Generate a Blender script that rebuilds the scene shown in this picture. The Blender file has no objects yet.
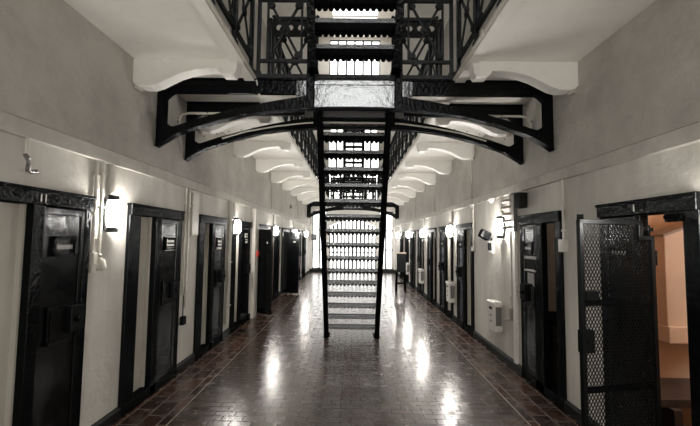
import bpy, bmesh, math, random
from mathutils import Vector, Matrix
random.seed(7)
S = bpy.context.scene
C = S.collection
PI = math.pi
WX = 2.05          # half width of the corridor
EYE = 1.6
GZ = 3.25          # underside of the gallery
FZ = 3.30          # top of the gallery floor
YF = 18.8          # far wall
YR = -2.6          # wall behind the photographer
TOPZ = 11.6

# ------------------------------------------------------------------ materials
def mat(name):
    m = bpy.data.materials.new(name); m.use_nodes = True
    nt = m.node_tree
    return m, nt, nt.nodes['Principled BSDF']

def n(nt, kind, **kw):
    nd = nt.nodes.new(kind)
    for k, v in kw.items():
        if hasattr(nd, k): setattr(nd, k, v)
        else: nd.inputs[k].default_value = v
    return nd

def ramp(nt, fac, stops):
    r = nt.nodes.new('ShaderNodeValToRGB')
    e = r.color_ramp.elements
    while len(e) < len(stops): e.new(0.5)
    for el, (p, c) in zip(e, stops):
        el.position = p; el.color = (*c, 1)
    nt.links.new(fac, r.inputs[0])
    return r

def painted(name, col, var=0.12, rough=0.6, bump=0.25, scale=3.0, streak=False, spec=0.3):
    """matt masonry paint with soft blotches and a hand-rendered surface"""
    m, nt, p = mat(name)
    tc = n(nt, 'ShaderNodeTexCoord')
    mp = n(nt, 'ShaderNodeMapping')
    if streak: mp.inputs['Scale'].default_value = (1, 1, 0.22)
    nt.links.new(tc.outputs['Object'], mp.inputs[0])
    no = n(nt, 'ShaderNodeTexNoise'); no.inputs['Scale'].default_value = scale; no.inputs['Detail'].default_value = 6
    no.inputs['Roughness'].default_value = 0.6
    nt.links.new(mp.outputs[0], no.inputs['Vector'])
    d = tuple(c * (1 - var) for c in col); l = tuple(min(1, c * (1 + var * .5)) for c in col)
    r = ramp(nt, no.outputs[0], [(0.3, d), (0.62, l)])
    nt.links.new(r.outputs[0], p.inputs['Base Color'])
    p.inputs['Roughness'].default_value = rough
    p.inputs['Specular IOR Level'].default_value = spec
    b1 = n(nt, 'ShaderNodeTexNoise'); b1.inputs['Scale'].default_value = 14; b1.inputs['Detail'].default_value = 8
    nt.links.new(tc.outputs['Object'], b1.inputs['Vector'])
    bp = n(nt, 'ShaderNodeBump'); bp.inputs['Strength'].default_value = bump; bp.inputs['Distance'].default_value = 0.02
    nt.links.new(b1.outputs[0], bp.inputs['Height'])
    nt.links.new(bp.outputs[0], p.inputs['Normal'])
    return m

def gloss_black(name, col=(0.0025, 0.003, 0.0034), rough=0.06, bump=0.75, scale=30, ior=1.5, cap=0.013):
    """thick enamel, lumpy from many coats, with reflections held below `cap` to keep the blacks deep"""
    m = bpy.data.materials.new(name); m.use_nodes = True; nt = m.node_tree
    nt.nodes.remove(nt.nodes['Principled BSDF']); out = nt.nodes['Material Output']
    df = n(nt, 'ShaderNodeBsdfDiffuse'); df.inputs['Color'].default_value = (*col, 1)
    gl = n(nt, 'ShaderNodeBsdfGlossy'); gl.inputs['Color'].default_value = (.95, .98, 1, 1)
    fr = n(nt, 'ShaderNodeFresnel'); fr.inputs['IOR'].default_value = ior
    mn = n(nt, 'ShaderNodeMath', operation='MINIMUM'); mn.inputs[1].default_value = cap
    nt.links.new(fr.outputs[0], mn.inputs[0])
    mx = n(nt, 'ShaderNodeMixShader'); nt.links.new(mn.outputs[0], mx.inputs[0])
    nt.links.new(df.outputs[0], mx.inputs[1]); nt.links.new(gl.outputs[0], mx.inputs[2]); nt.links.new(mx.outputs[0], out.inputs['Surface'])
    tc = n(nt, 'ShaderNodeTexCoord')
    b = n(nt, 'ShaderNodeTexNoise'); b.inputs['Scale'].default_value = scale; b.inputs['Detail'].default_value = 4
    nt.links.new(tc.outputs['Object'], b.inputs['Vector'])
    bp = n(nt, 'ShaderNodeBump'); bp.inputs['Strength'].default_value = bump; bp.inputs['Distance'].default_value = 0.01
    nt.links.new(b.outputs[0], bp.inputs['Height'])
    nt.links.new(bp.outputs[0], df.inputs['Normal']); nt.links.new(bp.outputs[0], gl.inputs['Normal'])
    r = n(nt, 'ShaderNodeTexNoise'); r.inputs['Scale'].default_value = 6
    nt.links.new(tc.outputs['Object'], r.inputs['Vector'])
    mr = n(nt, 'ShaderNodeMapRange'); mr.inputs['To Min'].default_value = rough * .7; mr.inputs['To Max'].default_value = rough * 1.5
    nt.links.new(r.outputs[0], mr.inputs[0]); nt.links.new(mr.outputs[0], gl.inputs['Roughness'])
    return m

def plain(name, col, rough=0.5, metal=0.0, bump=0.0, scale=30):
    m, nt, p = mat(name)
    tc = n(nt, 'ShaderNodeTexCoord')
    no = n(nt, 'ShaderNodeTexNoise'); no.inputs['Scale'].default_value = scale
    nt.links.new(tc.outputs['Object'], no.inputs['Vector'])
    r = ramp(nt, no.outputs[0], [(0.3, tuple(c * .9 for c in col)), (0.7, tuple(min(1, c * 1.05) for c in col))])
    nt.links.new(r.outputs[0], p.inputs['Base Color'])
    p.inputs['Roughness'].default_value = rough; p.inputs['Metallic'].default_value = metal
    if bump:
        bp = n(nt, 'ShaderNodeBump'); bp.inputs['Strength'].default_value = bump; bp.inputs['Distance'].default_value = 0.01
        nt.links.new(no.outputs[0], bp.inputs['Height']); nt.links.new(bp.outputs[0], p.inputs['Normal'])
    return m

def emit(name, col, strength):
    m, nt, p = mat(name)
    p.inputs['Base Color'].default_value = (.8, .8, .8, 1)
    p.inputs['Emission Color'].default_value = (*col, 1)
    p.inputs['Emission Strength'].default_value = strength
    p.inputs['Roughness'].default_value = 0.4
    return m

def tile(name, c1, c2, mortar, bw, rh, rough, rot=0.0, off=0.5, ms=0.006):
    m, nt, p = mat(name)
    tc = n(nt, 'ShaderNodeTexCoord')
    mp = n(nt, 'ShaderNodeMapping'); mp.inputs['Rotation'].default_value = (0, 0, rot)
    nt.links.new(tc.outputs['Object'], mp.inputs[0])
    br = n(nt, 'ShaderNodeTexBrick'); br.offset = off
    br.inputs['Scale'].default_value = 1.0
    br.inputs['Brick Width'].default_value = bw; br.inputs['Row Height'].default_value = rh
    br.inputs['Mortar Size'].default_value = ms; br.inputs['Mortar Smooth'].default_value = 0.3
    br.inputs['Bias'].default_value = 0.0
    br.inputs['Color1'].default_value = (*c1, 1); br.inputs['Color2'].default_value = (*c2, 1)
    br.inputs['Mortar'].default_value = (*mortar, 1)
    nt.links.new(mp.outputs[0], br.inputs['Vector'])
    no = n(nt, 'ShaderNodeTexNoise'); no.inputs['Scale'].default_value = 2.2; no.inputs['Detail'].default_value = 5
    nt.links.new(tc.outputs['Object'], no.inputs['Vector'])
    wear = ramp(nt, no.outputs[0], [(0.3, (.62, .62, .62)), (0.7, (1.15, 1.12, 1.1))])
    mx = n(nt, 'ShaderNodeMix', data_type='RGBA', blend_type='MULTIPLY'); mx.inputs[0].default_value = 1
    nt.links.new(br.outputs['Color'], mx.inputs[6]); nt.links.new(wear.outputs[0], mx.inputs[7])
    nt.links.new(mx.outputs[2], p.inputs['Base Color'])
    n2 = n(nt, 'ShaderNodeTexNoise'); n2.inputs['Scale'].default_value = 7; n2.inputs['Detail'].default_value = 6
    nt.links.new(tc.outputs['Object'], n2.inputs['Vector'])
    mr = n(nt, 'ShaderNodeMapRange'); mr.inputs['From Min'].default_value = .3; mr.inputs['From Max'].default_value = .7
    mr.inputs['To Min'].default_value = rough * .75; mr.inputs['To Max'].default_value = rough * 1.35
    nt.links.new(n2.outputs[0], mr.inputs[0])
    ad = n(nt, 'ShaderNodeMath', operation='MULTIPLY_ADD')
    nt.links.new(br.outputs['Fac'], ad.inputs[0]); ad.inputs[1].default_value = 0.35; nt.links.new(mr.outputs[0], ad.inputs[2])
    nt.links.new(ad.outputs[0], p.inputs['Roughness'])
    p.inputs['IOR'].default_value = 1.47
    inv = n(nt, 'ShaderNodeMath', operation='MULTIPLY_ADD'); inv.inputs[1].default_value = -1
    nt.links.new(br.outputs['Fac'], inv.inputs[0]); 
    sc = n(nt, 'ShaderNodeMath', operation='MULTIPLY'); sc.inputs[1].default_value = 0.5
    nt.links.new(n2.outputs[0], sc.inputs[0]); nt.links.new(sc.outputs[0], inv.inputs[2])
    bp = n(nt, 'ShaderNodeBump'); bp.inputs['Strength'].default_value = 0.16; bp.inputs['Distance'].default_value = 0.006
    nt.links.new(inv.outputs[0], bp.inputs['Height']); nt.links.new(bp.outputs[0], p.inputs['Normal'])
    return m

M = {}
M['wall'] = painted('cream wall paint', (0.58, 0.555, 0.51), var=0.2, streak=True)
M['upper'] = painted('upper wall limewash', (0.46, 0.44, 0.403), var=0.2, bump=0.75, scale=2.2)  # same wall, colour lowered to carry the dim light up there
M['soffit'] = painted('gallery soffit paint', (0.80, 0.775, 0.725), var=0.06, bump=0.08, rough=0.55)
M['white'] = painted('console white gloss', (0.86, 0.845, 0.80), var=0.05, bump=0.08, rough=0.4, scale=5)
M['panel'] = painted('door panel cream', (0.56, 0.525, 0.465), var=0.07, bump=0.05, rough=0.45)
M['band'] = painted('ledge paint', (0.47, 0.45, 0.41), var=0.15, bump=0.25, scale=6)
M['pipe'] = painted('conduit paint', (0.60, 0.57, 0.51), var=0.1, bump=0.1, rough=0.4, scale=8)
M['farwall'] = painted('far wall white', (0.80, 0.78, 0.74), var=0.05, bump=0.1)
M['ceil'] = painted('ceiling paint', (0.66, 0.62, 0.56), var=0.08, bump=0.1)
M['black'] = gloss_black('black enamel iron')
M['leaf'] = gloss_black('black enamel door', rough=0.15, bump=0.25, scale=9, cap=0.055)
M['rail'] = gloss_black('black enamel railing', rough=0.12, bump=0.8, scale=60, cap=0.05)
M['plate'] = gloss_black('black enamel plate', rough=0.12, bump=0.34, scale=22, ior=2.6, cap=0.5)
M['plinth'] = gloss_black('black plinth paint', rough=0.35, bump=0.3, scale=20, cap=0.05)
M['tread'] = gloss_black('worn iron tread', col=(0.012, 0.0135, 0.0145), rough=0.2, bump=0.6, scale=110, ior=1.55, cap=.06)
M['lip'] = gloss_black('glossy tread lip', col=(.02, .021, .022), rough=.2, bump=.5, scale=90, ior=3.0, cap=.22)  # extra gloss, so the lip mirrors its bright surroundings
M['dark'] = gloss_black('black plastic', rough=.3, bump=.05, cap=.025)
M['grey'] = plain('grey metal', (0.20, 0.19, 0.18), rough=0.45, metal=0.3)
M['worn'] = plain('worn painted metal', (0.30, 0.27, 0.22), rough=0.5, bump=0.4, scale=60)
M['ivory'] = plain('ivory plastic', (0.84, 0.82, 0.77), rough=0.35)
M['number'] = plain('white number paint', (0.75, 0.73, 0.68), rough=0.5)
M['red'] = plain('red plastic', (0.35, 0.02, 0.015), rough=0.4)
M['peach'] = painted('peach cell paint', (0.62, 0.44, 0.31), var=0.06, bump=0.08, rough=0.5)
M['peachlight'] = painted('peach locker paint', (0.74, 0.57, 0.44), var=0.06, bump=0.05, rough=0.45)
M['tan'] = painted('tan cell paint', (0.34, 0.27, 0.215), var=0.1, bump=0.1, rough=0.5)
M['bench'] = plain('dark bench timber', (0.05, 0.035, 0.03), rough=0.45)
M['wood'] = plain('pale wood', (0.55, 0.42, 0.30), rough=0.5)
M['cellfloor'] = plain('dark cell floor', (0.03, 0.027, 0.025), rough=0.5)
M['brick'] = tile('glazed brick floor', (0.070, 0.040, 0.027), (0.030, 0.019, 0.0145), (0.018, 0.014, 0.011), 0.19, 0.095, 0.225, ms=0.005)
M['border'] = tile('red border tile', (0.085, 0.040, 0.026), (0.030, 0.018, 0.014), (0.15, 0.122, 0.10), 0.30, 0.165, 0.24, rot=PI / 2, off=0.4, ms=0.007)
M['groove'] = plain('pale floor groove', (0.30, 0.26, 0.22), rough=0.5, bump=0.3)
M['lamp'] = emit('lit opal diffuser', (1.0, 0.955, 0.89), 340.0)
M['lampnear'] = emit('lit opal diffuser, weaker bulb', (1.0, 0.955, 0.89), 230.0)  # same lamp turned down to darken the near end of the view
M['lampdimmed'] = emit('lit opal diffuser, weakest bulb', (1.0, 0.955, 0.89), 110.0)  # same lamp turned down further for darker view edges
M['day'] = emit('daylit frosted glass', (1.0, 0.985, 0.95), 6.0)
M['dayhigh'] = emit('daylit upper glass', (1.0, 0.985, 0.95), 4.5)
M['dayrear'] = emit('daylit rear glass', (1.0, 0.985, 0.95), 9.0)
M['celllightlow'] = emit('dim cell glass', (1.0, 0.95, 0.88), 8.0)  # glow of the added pane in the second cell
M['daylow'] = emit('daylit rear door glass', (1.0, 0.97, 0.92), 9.0)
M['celllight'] = emit('added cell light', (1.0, 0.95, 0.88), 40.0)  # glow of the added pane in the near cell

# ------------------------------------------------------------------ mesh helpers
class MB:
    def __init__(self): self.v = []; self.f = []; self.mi = []
    def add(self, vs, fs, mi=0):
        o = len(self.v); self.v += [tuple(v) for v in vs]
        self.f += [tuple(i + o for i in f) for f in fs]; self.mi += [mi] * len(fs)
        return self
    def box(self, x0, x1, y0, y1, z0, z1, mi=0):
        x0, x1 = min(x0, x1), max(x0, x1); y0, y1 = min(y0, y1), max(y0, y1); z0, z1 = min(z0, z1), max(z0, z1)
        vs = [(x0,y0,z0),(x1,y0,z0),(x1,y1,z0),(x0,y1,z0),(x0,y0,z1),(x1,y0,z1),(x1,y1,z1),(x0,y1,z1)]
        return self.add(vs, [(0,3,2,1),(4,5,6,7),(0,1,5,4),(1,2,6,5),(2,3,7,6),(3,0,4,7)], mi)
    def bar(self, a, b, w, t, up=(0, 0, 1), mi=0):
        """rectangular bar from a to b; w across, t along `up`-ish"""
        a = Vector(a); b = Vector(b); d = (b - a).normalized(); u = Vector(up)
        s = d.cross(u)
        if s.length < 1e-5: s = d.cross(Vector((1, 0, 0)))
        s.normalize(); u = s.cross(d).normalized()
        vs = []
        for p in (a, b):
            for q, r in ((-1,-1),(1,-1),(1,1),(-1,1)): vs.append(p + s * (q * w / 2) + u * (r * t / 2))
        return self.add(vs, [(0,1,2,3),(7,6,5,4),(0,4,5,1),(1,5,6,2),(2,6,7,3),(3,7,4,0)], mi)
    def tube(self, pts, r, seg=10, mi=0, cap=True):
        pts = [Vector(p) for p in pts]; rings = []
        for i, p in enumerate(pts):
            d = (pts[min(i + 1, len(pts) - 1)] - pts[max(i - 1, 0)]).normalized()
            s = d.cross(Vector((0, 0, 1)))
            if s.length < 1e-3: s = d.cross(Vector((1, 0, 0)))
            s.normalize(); u = s.cross(d)
            rr = r[i] if isinstance(r, (list, tuple)) else r
            rings.append([p + (s * math.cos(2*PI*k/seg) + u * math.sin(2*PI*k/seg)) * rr for k in range(seg)])
        vs = [v for R in rings for v in R]; fs = []
        for i in range(len(pts) - 1):
            for k in range(seg):
                k2 = (k + 1) % seg
                fs.append((i*seg+k, i*seg+k2, (i+1)*seg+k2, (i+1)*seg+k))
        if cap: fs += [tuple(range(seg))[::-1], tuple((len(pts)-1)*seg + k for k in range(seg))]
        return self.add(vs, fs, mi)
    def prism(self, poly, axis, a, b, mi=0):
        """extrude a 2-D outline (ccw list) along an axis from a to b; axis y: (x,z), axis x: (y,z)"""
        def P(p, t):
            return (p[0], t, p[1]) if axis == 'y' else ((t, p[0], p[1]) if axis == 'x' else (p[0], p[1], t))
        k = len(poly)
        vs = [P(p, a) for p in poly] + [P(p, b) for p in poly]
        fs = [tuple(range(k)), tuple(range(2*k - 1, k - 1, -1))] + [(i, i + k, (i + 1) % k + k, (i + 1) % k) for i in range(k)]
        return self.add(vs, fs, mi)
    def strip(self, top, bot, a, b, mi=0):
        """solid between two x-z polylines of equal length, thickness a..b in y"""
        k = len(top)
        vs = [(p[0], a, p[1]) for p in top] + [(p[0], a, p[1]) for p in bot] + [(p[0], b, p[1]) for p in top] + [(p[0], b, p[1]) for p in bot]
        fs = []
        for i in range(k - 1):
            fs += [(i, i+1, k+i+1, k+i), (2*k+i+1, 2*k+i, 3*k+i, 3*k+i+1), (i, 2*k+i, 2*k+i+1, i+1), (k+i, k+i+1, 3*k+i+1, 3*k+i)]
        fs += [(0, k, 3*k, 2*k), (k-1, 3*k-1, 4*k-1, 2*k-1)]
        return self.add(vs, fs, mi)
    def dome(self, c, r, nrm, seg=8, mi=0):
        c = Vector(c); w = Vector(nrm).normalized(); s = w.cross(Vector((0.3, 0.2, 1))).normalized(); u = w.cross(s)
        vs = []
        for j, (rr, h) in enumerate(((1, 0), (.75, .55), (.35, .85))):
            for k in range(seg):
                a = 2*PI*k/seg; vs.append(c + (s*math.cos(a) + u*math.sin(a))*r*rr + w*r*h)
        vs.append(c + w * r * .95); fs = []
        for j in range(2):
            for k in range(seg): fs.append((j*seg+k, j*seg+(k+1)%seg, (j+1)*seg+(k+1)%seg, (j+1)*seg+k))
        for k in range(seg): fs.append((2*seg+k, 2*seg+(k+1)%seg, 3*seg))
        return self.add(vs, fs, mi)
    def ring(self, c, R, r, nrm, seg=16, s2=6, mi=0):
        c = Vector(c); w = Vector(nrm).normalized(); s = w.cross(Vector((0.01, 0.02, 1)));
        if s.length < .1: s = w.cross(Vector((1, 0, 0)))
        s.normalize(); u = w.cross(s); vs = []; fs = []
        for i in range(seg):
            a = 2*PI*i/seg; d = s*math.cos(a) + u*math.sin(a)
            for j in range(s2):
                b = 2*PI*j/s2; vs.append(c + d*(R + r*math.cos(b)) + w*(r*math.sin(b)))
        for i in range(seg):
            for j in range(s2):
                fs.append((i*s2+j, ((i+1)%seg)*s2+j, ((i+1)%seg)*s2+(j+1)%s2, i*s2+(j+1)%s2))
        return self.add(vs, fs, mi)
    def build(self, name, mats, parent=None, bevel=0.0, smooth=False, shift=None):
        me = bpy.data.meshes.new(name)
        off = Vector(shift) if shift is not None else (Vector(parent['_o']) if parent is not None and '_o' in parent else Vector((0, 0, 0)))
        me.from_pydata([tuple(Vector(v) - off) for v in self.v], [], self.f)
        for m in (mats if isinstance(mats, (list, tuple)) else [mats]): me.materials.append(m)
        me.polygons.foreach_set('material_index', self.mi)
        bm = bmesh.new(); bm.from_mesh(me); bmesh.ops.recalc_face_normals(bm, faces=bm.faces)
        if smooth:
            for f in bm.faces: f.smooth = True
        bm.to_mesh(me); bm.free()
        o = bpy.data.objects.new(name, me); C.objects.link(o)
        if parent is not None:
            o.parent = parent
            if shift is None: o['_o'] = list(parent['_o']) if '_o' in parent else [0, 0, 0]
        else: o['_o'] = list(off); o.location = off
        if bevel:
            b = o.modifiers.new('bevel', 'BEVEL'); b.width = bevel; b.segments = 2; b.limit_method = 'ANGLE'; b.angle_limit = 0.7
        if smooth:
            try: me.set_sharp_from_angle(angle=math.radians(40))
            except Exception: pass
        return o

def tag(o, label=None, cat=None, group=None, kind=None):
    if label: o['label'] = label
    if cat: o['category'] = cat
    if group: o['group'] = group
    if kind: o['kind'] = kind
    return o

def empty(name, loc, label=None, cat=None, group=None, kind=None):
    o = bpy.data.objects.new(name, None); C.objects.link(o)
    o.empty_display_size = 0.1; o.location = loc; o['_o'] = list(loc)
    return tag(o, label, cat, group, kind)

def copy_tree(o, loc=None, parent=None):
    c = o.copy(); C.objects.link(c)
    if parent is not None: c.parent = parent
    if loc is not None: c.location = loc
    for ch in list(o.children): copy_tree(ch, None, c)
    return c

def single(mb, name, m, loc, label, cat, group=None, kind=None, **kw):
    o = mb.build(name, m, None, shift=loc, **kw)
    return tag(o, label, cat, group, kind)

ORD = ['first', 'second', 'third', 'fourth', 'fifth', 'sixth', 'seventh', 'eighth', 'ninth', 'tenth', 'eleventh', 'twelfth', 'thirteenth']

# ------------------------------------------------------------------ doors: positions
DT = 1.90
L_DOORS = [(1.90, 3.00), (3.52, 4.62), (5.14, 6.22), (6.60, 7.72), (8.30, 9.40), (9.80, 10.85), (11.25, 12.35), (12.75, 13.85), (14.25, 15.35), (15.8, 16.9)]
L_OPEN = {4, 6}
R_DOORS = [(2.29, 3.22), (3.82, 4.75), (6.62, 7.64), (7.98, 9.15), (9.55, 10.65), (11.25, 12.25), (12.75, 13.75), (14.25, 15.25), (15.75, 16.75)]
R_OPEN = {0, 1}

def structure(mb, name, m, label, cat, **kw):
    return tag(mb.build(name, m, **kw), label, cat, None, 'structure')

# floor: centre bricks, border tiles, pale grooves (one mesh, three materials)
fl = MB()
def quad(mb, x0, x1, y0, y1, z, mi): mb.add([(x0,y0,z),(x1,y0,z),(x1,y1,z),(x0,y1,z)], [(0,1,2,3)], mi)
BX = 1.56
fl.box(-WX, WX, YR, YF, -0.12, -0.03, 0)
fl.box(-BX, BX, YR, YF, -0.03, 0.0, 0)
for s in (-1, 1):
    fl.box(s*BX, s*(BX + .014), YR, YF, -0.03, -0.003, 2)
    fl.box(s*(BX + .014), s*WX, YR, YF, -0.03, 0.0, 1)
structure(fl, 'floor', [M['brick'], M['border'], M['groove']], 'polished brown brick corridor floor with red tile borders', 'floor')

# side walls with door openings; the lower wall and the upper wall are two materials of one mesh
def side_wall(s, doors, name, label):
    w = MB(); T = 0.10
    y = YR
    for (a, b) in doors:
        w.box(s*WX, s*(WX + T), y, a + .04, 0, DT - .04, 0); y = b - .04
    w.box(s*WX, s*(WX + T), y, YF, 0, DT - .04, 0)
    w.box(s*WX, s*(WX + T), YR, YF, DT - .04, 2.25, 0)
    w.box(s*WX, s*(WX + T), YR, YF, 2.25, TOPZ, 1)
    return structure(w, name, [M['wall'], M['upper']], label, 'wall')
side_wall(-1, L_DOORS, 'wall_left', 'cream left corridor wall above and between the cell doors')
side_wall(1, R_DOORS, 'wall_right', 'cream right corridor wall above and between the cell doors')

def base(s, doors, name, label):
    b = MB(); y = YR; T = .03
    prof = lambda y0, y1: b.prism([(s*WX, 0), (s*(WX-T), 0), (s*(WX-T), .085), (s*(WX-T*.4), .105), (s*WX, .105)], 'y', y0, y1)
    for (a, c) in doors: prof(y, a); y = c
    prof(y, YF - .001)
    return structure(b, name, M['plinth'], label, 'baseboard')
base(-1, L_DOORS, 'baseboard_left', 'black baseboard along the left wall')
base(1, R_DOORS, 'baseboard_right', 'black baseboard along the right wall')

for s, nm, sd in ((-1, 'trim_1', 'left'), (1, 'trim_2', 'right')):
    t = MB()
    t.prism([(s*WX, 2.20), (s*(WX-.05), 2.20), (s*(WX-.05), 2.30), (s*WX, 2.325)], 'y', YR, YF - .001)
    structure(t, nm, M['band'], 'boxed cream ledge running above the doors on the %s wall' % sd, 'ledge')

# far wall, rear wall, roof
def arch_pts(hw, zs, za, k=14):
    R = (hw*hw + (za-zs)**2) / (2*(za-zs)); cz = za - R; a0 = math.asin(hw / R)
    return [(R*math.sin(-a0 + 2*a0*i/k), cz + R*math.cos(-a0 + 2*a0*i/k)) for i in range(k + 1)]
HW, ZS, ZA = 1.12, 2.20, 2.50
fw = MB()
ap = arch_pts(HW, ZS, ZA)
for s in (-1, 1):
    fw.box(s*HW, s*1.26, YF, YF+.25, 0, 2.95); fw.box(s*1.94, s*(WX+.1), YF, YF+.25, 0, 2.95); fw.box(s*1.26, s*1.94, YF, YF+.25, 0, .16)
    fw.box(s*HW, s*(WX+.1), YF, YF+.25, 2.95, 3.45); fw.box(s*1.9, s*(WX+.1), YF, YF+.25, 3.45, 4.8)
fw.box(-WX-.1, WX+.1, YF, YF+.25, 4.8, 4.9)
fw.strip([(x, 3.45) for x, z in ap], ap, YF, YF+.25)
fw.box(-WX-.1, -1.25, YF, YF+.25, 4.9, 11.5); fw.box(1.25, WX+.1, YF, YF+.25, 4.9, 11.5)
fw.box(-WX-.1, WX+.1, YF, YF+.25, 11.5, TOPZ)
structure(fw, 'wall_far', M['farwall'], 'bright white end wall at the far end of the corridor', 'wall')
fb = MB(); fb.box(-WX, -HW, YF-.03, YF, 0, .16); fb.box(HW, WX, YF-.03, YF, 0, .16)
structure(fb, 'baseboard_far', M['plinth'], 'black baseboard along the far end wall', 'baseboard')

rw = MB()
rw.box(-WX-.1, -1.15, YR-.2, YR, 0, TOPZ); rw.box(1.15, WX+.1, YR-.2, YR, 0, TOPZ)
rw.box(-1.15, -.8, YR-.2, YR, 0, 4.6); rw.box(.8, 1.15, YR-.2, YR, 0, 4.6); rw.box(-.8, .8, YR-.2, YR, 0, .15); rw.box(-.8, .8, YR-.2, YR, 2.5, 4.6); rw.box(-1.15, 1.15, YR-.2, YR, 6.3, TOPZ)
structure(rw, 'wall_rear', M['upper'], 'cream end wall behind the photographer', 'wall')
cl = MB(); cl.box(-WX-.1, -1.0, YR-.2, YF+.25, TOPZ, TOPZ+.15); cl.box(1.0, WX+.1, YR-.2, YF+.25, TOPZ, TOPZ+.15)
cl.box(-1.0, 1.0, YR-.2, 3, TOPZ, TOPZ+.15); cl.box(-1.0, 1.0, 18.6, YF+.25, TOPZ, TOPZ+.15)
structure(cl, 'ceiling', M['ceil'], 'cream roof high over the galleries', 'ceiling')

def window(name, hw, z0, z1, y, m, label, bars, arch=None, sgn=1, cat='window'):
    r = empty(name, (0, y, z0), label, cat, None, 'structure')
    p = MB()
    if arch: p.prism([(-hw, z0)] + [(hw, z0)] + arch[::-1], 'y', y + .1*sgn, y + .12*sgn)
    else: p.box(-hw, hw, y + .1*sgn, y + .12*sgn, z0, z1)
    p.build('pane', m, r)
    f = MB()
    for i in range(bars + 1):
        x = -hw + 2*hw*i/bars
        zt = z1
        if arch:
            zt = min(arch, key=lambda q: abs(q[0] - x))[1]
        f.box(x - .042, x + .042, y + .03*sgn, y + .08*sgn, z0, zt - .01)
    for z in ((z0 + .03, z0 + .95, 2.02) if arch else (z0 + .03, (2*z0 + z1)/3, (z0 + 2*z1)/3, z1 - .03)):
        f.box(-hw, hw, y + .04*sgn, y + .09*sgn, z - .025, z + .025)
    f.build('glazing_bars', M['dark'], r)
    return r
window('window_1', HW, 0.0, ZA, YF, M['day'], 'glowing arched glazed doorway with vertical bars in the far wall', 12, arch=ap)
window('window_2', 1.25, 4.9, 11.5, YF, M['dayhigh'], 'tall bright window high in the far end wall', 6)
window('window_3', 1.15, 4.6, 6.3, YR, M['dayrear'], 'tall window in the end wall behind the photographer', 5, sgn=-1)
window('window_5', .8, .15, 2.5, YR, M['daylow'], 'glazed lower door in the end wall behind the photographer', 4, sgn=-1)
for nm, xc, sd in (('window_6', -1.60, 'left'), ('window_7', 1.60, 'right')):
    r_ = window(nm, .34, .16, 2.95, YF, M['day'], 'bright side light of the far end wall at the %s' % sd, 2); r_.location.x = xc
window('window_8', 1.9, 3.45, 4.8, YF, M['dayhigh'], 'bright glazing above the gallery floor in the far end wall', 12)
sk = empty('window_4', (0, 10, TOPZ), 'long skylight along the ridge of the roof', 'skylight', None, 'structure')
p = MB(); p.box(-1.0, 1.0, 3, 18.6, TOPZ + .1, TOPZ + .12); p.build('pane', M['dayhigh'], sk)
p = MB()
for k in range(16): p.box(-1.0, 1.0, 3 + k - .03*(k > 0), 3.03 + k, TOPZ + .02, TOPZ + .08)
p.build('glazing_bars', M['grey'], sk)

# galleries (slabs) on two storeys
GX = 1.04
for s, sd in ((-1, 'left'), (1, 'right')):
    g = MB(); g.box(s*GX, s*WX, YR, YF, GZ, FZ)
    g.box(s*GX, s*(GX + .10), YR, YF, GZ - .022, GZ)            # edge strip under the lip
    structure(g, 'gallery_' + sd, M['soffit'], 'cream underside of the gallery walkway along the %s wall' % sd, 'gallery')
    g = MB(); g.box(s*GX, s*WX, YR, YF, 6.45, 6.52)
    structure(g, 'upper_gallery_' + sd, M['soffit'], 'second storey gallery slab above the %s walkway' % sd, 'gallery')

# ------------------------------------------------------------------ cell doors
def number_mesh(txt, size):
    cu = bpy.data.curves.new('n', 'FONT'); cu.body = txt; cu.size = size; cu.extrude = 0.0015; cu.align_x = 'CENTER'
    o = bpy.data.objects.new('n', cu); C.objects.link(o)
    dg = bpy.context.evaluated_depsgraph_get(); me = bpy.data.meshes.new_from_object(o.evaluated_get(dg))
    bpy.data.objects.remove(o); return me

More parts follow.
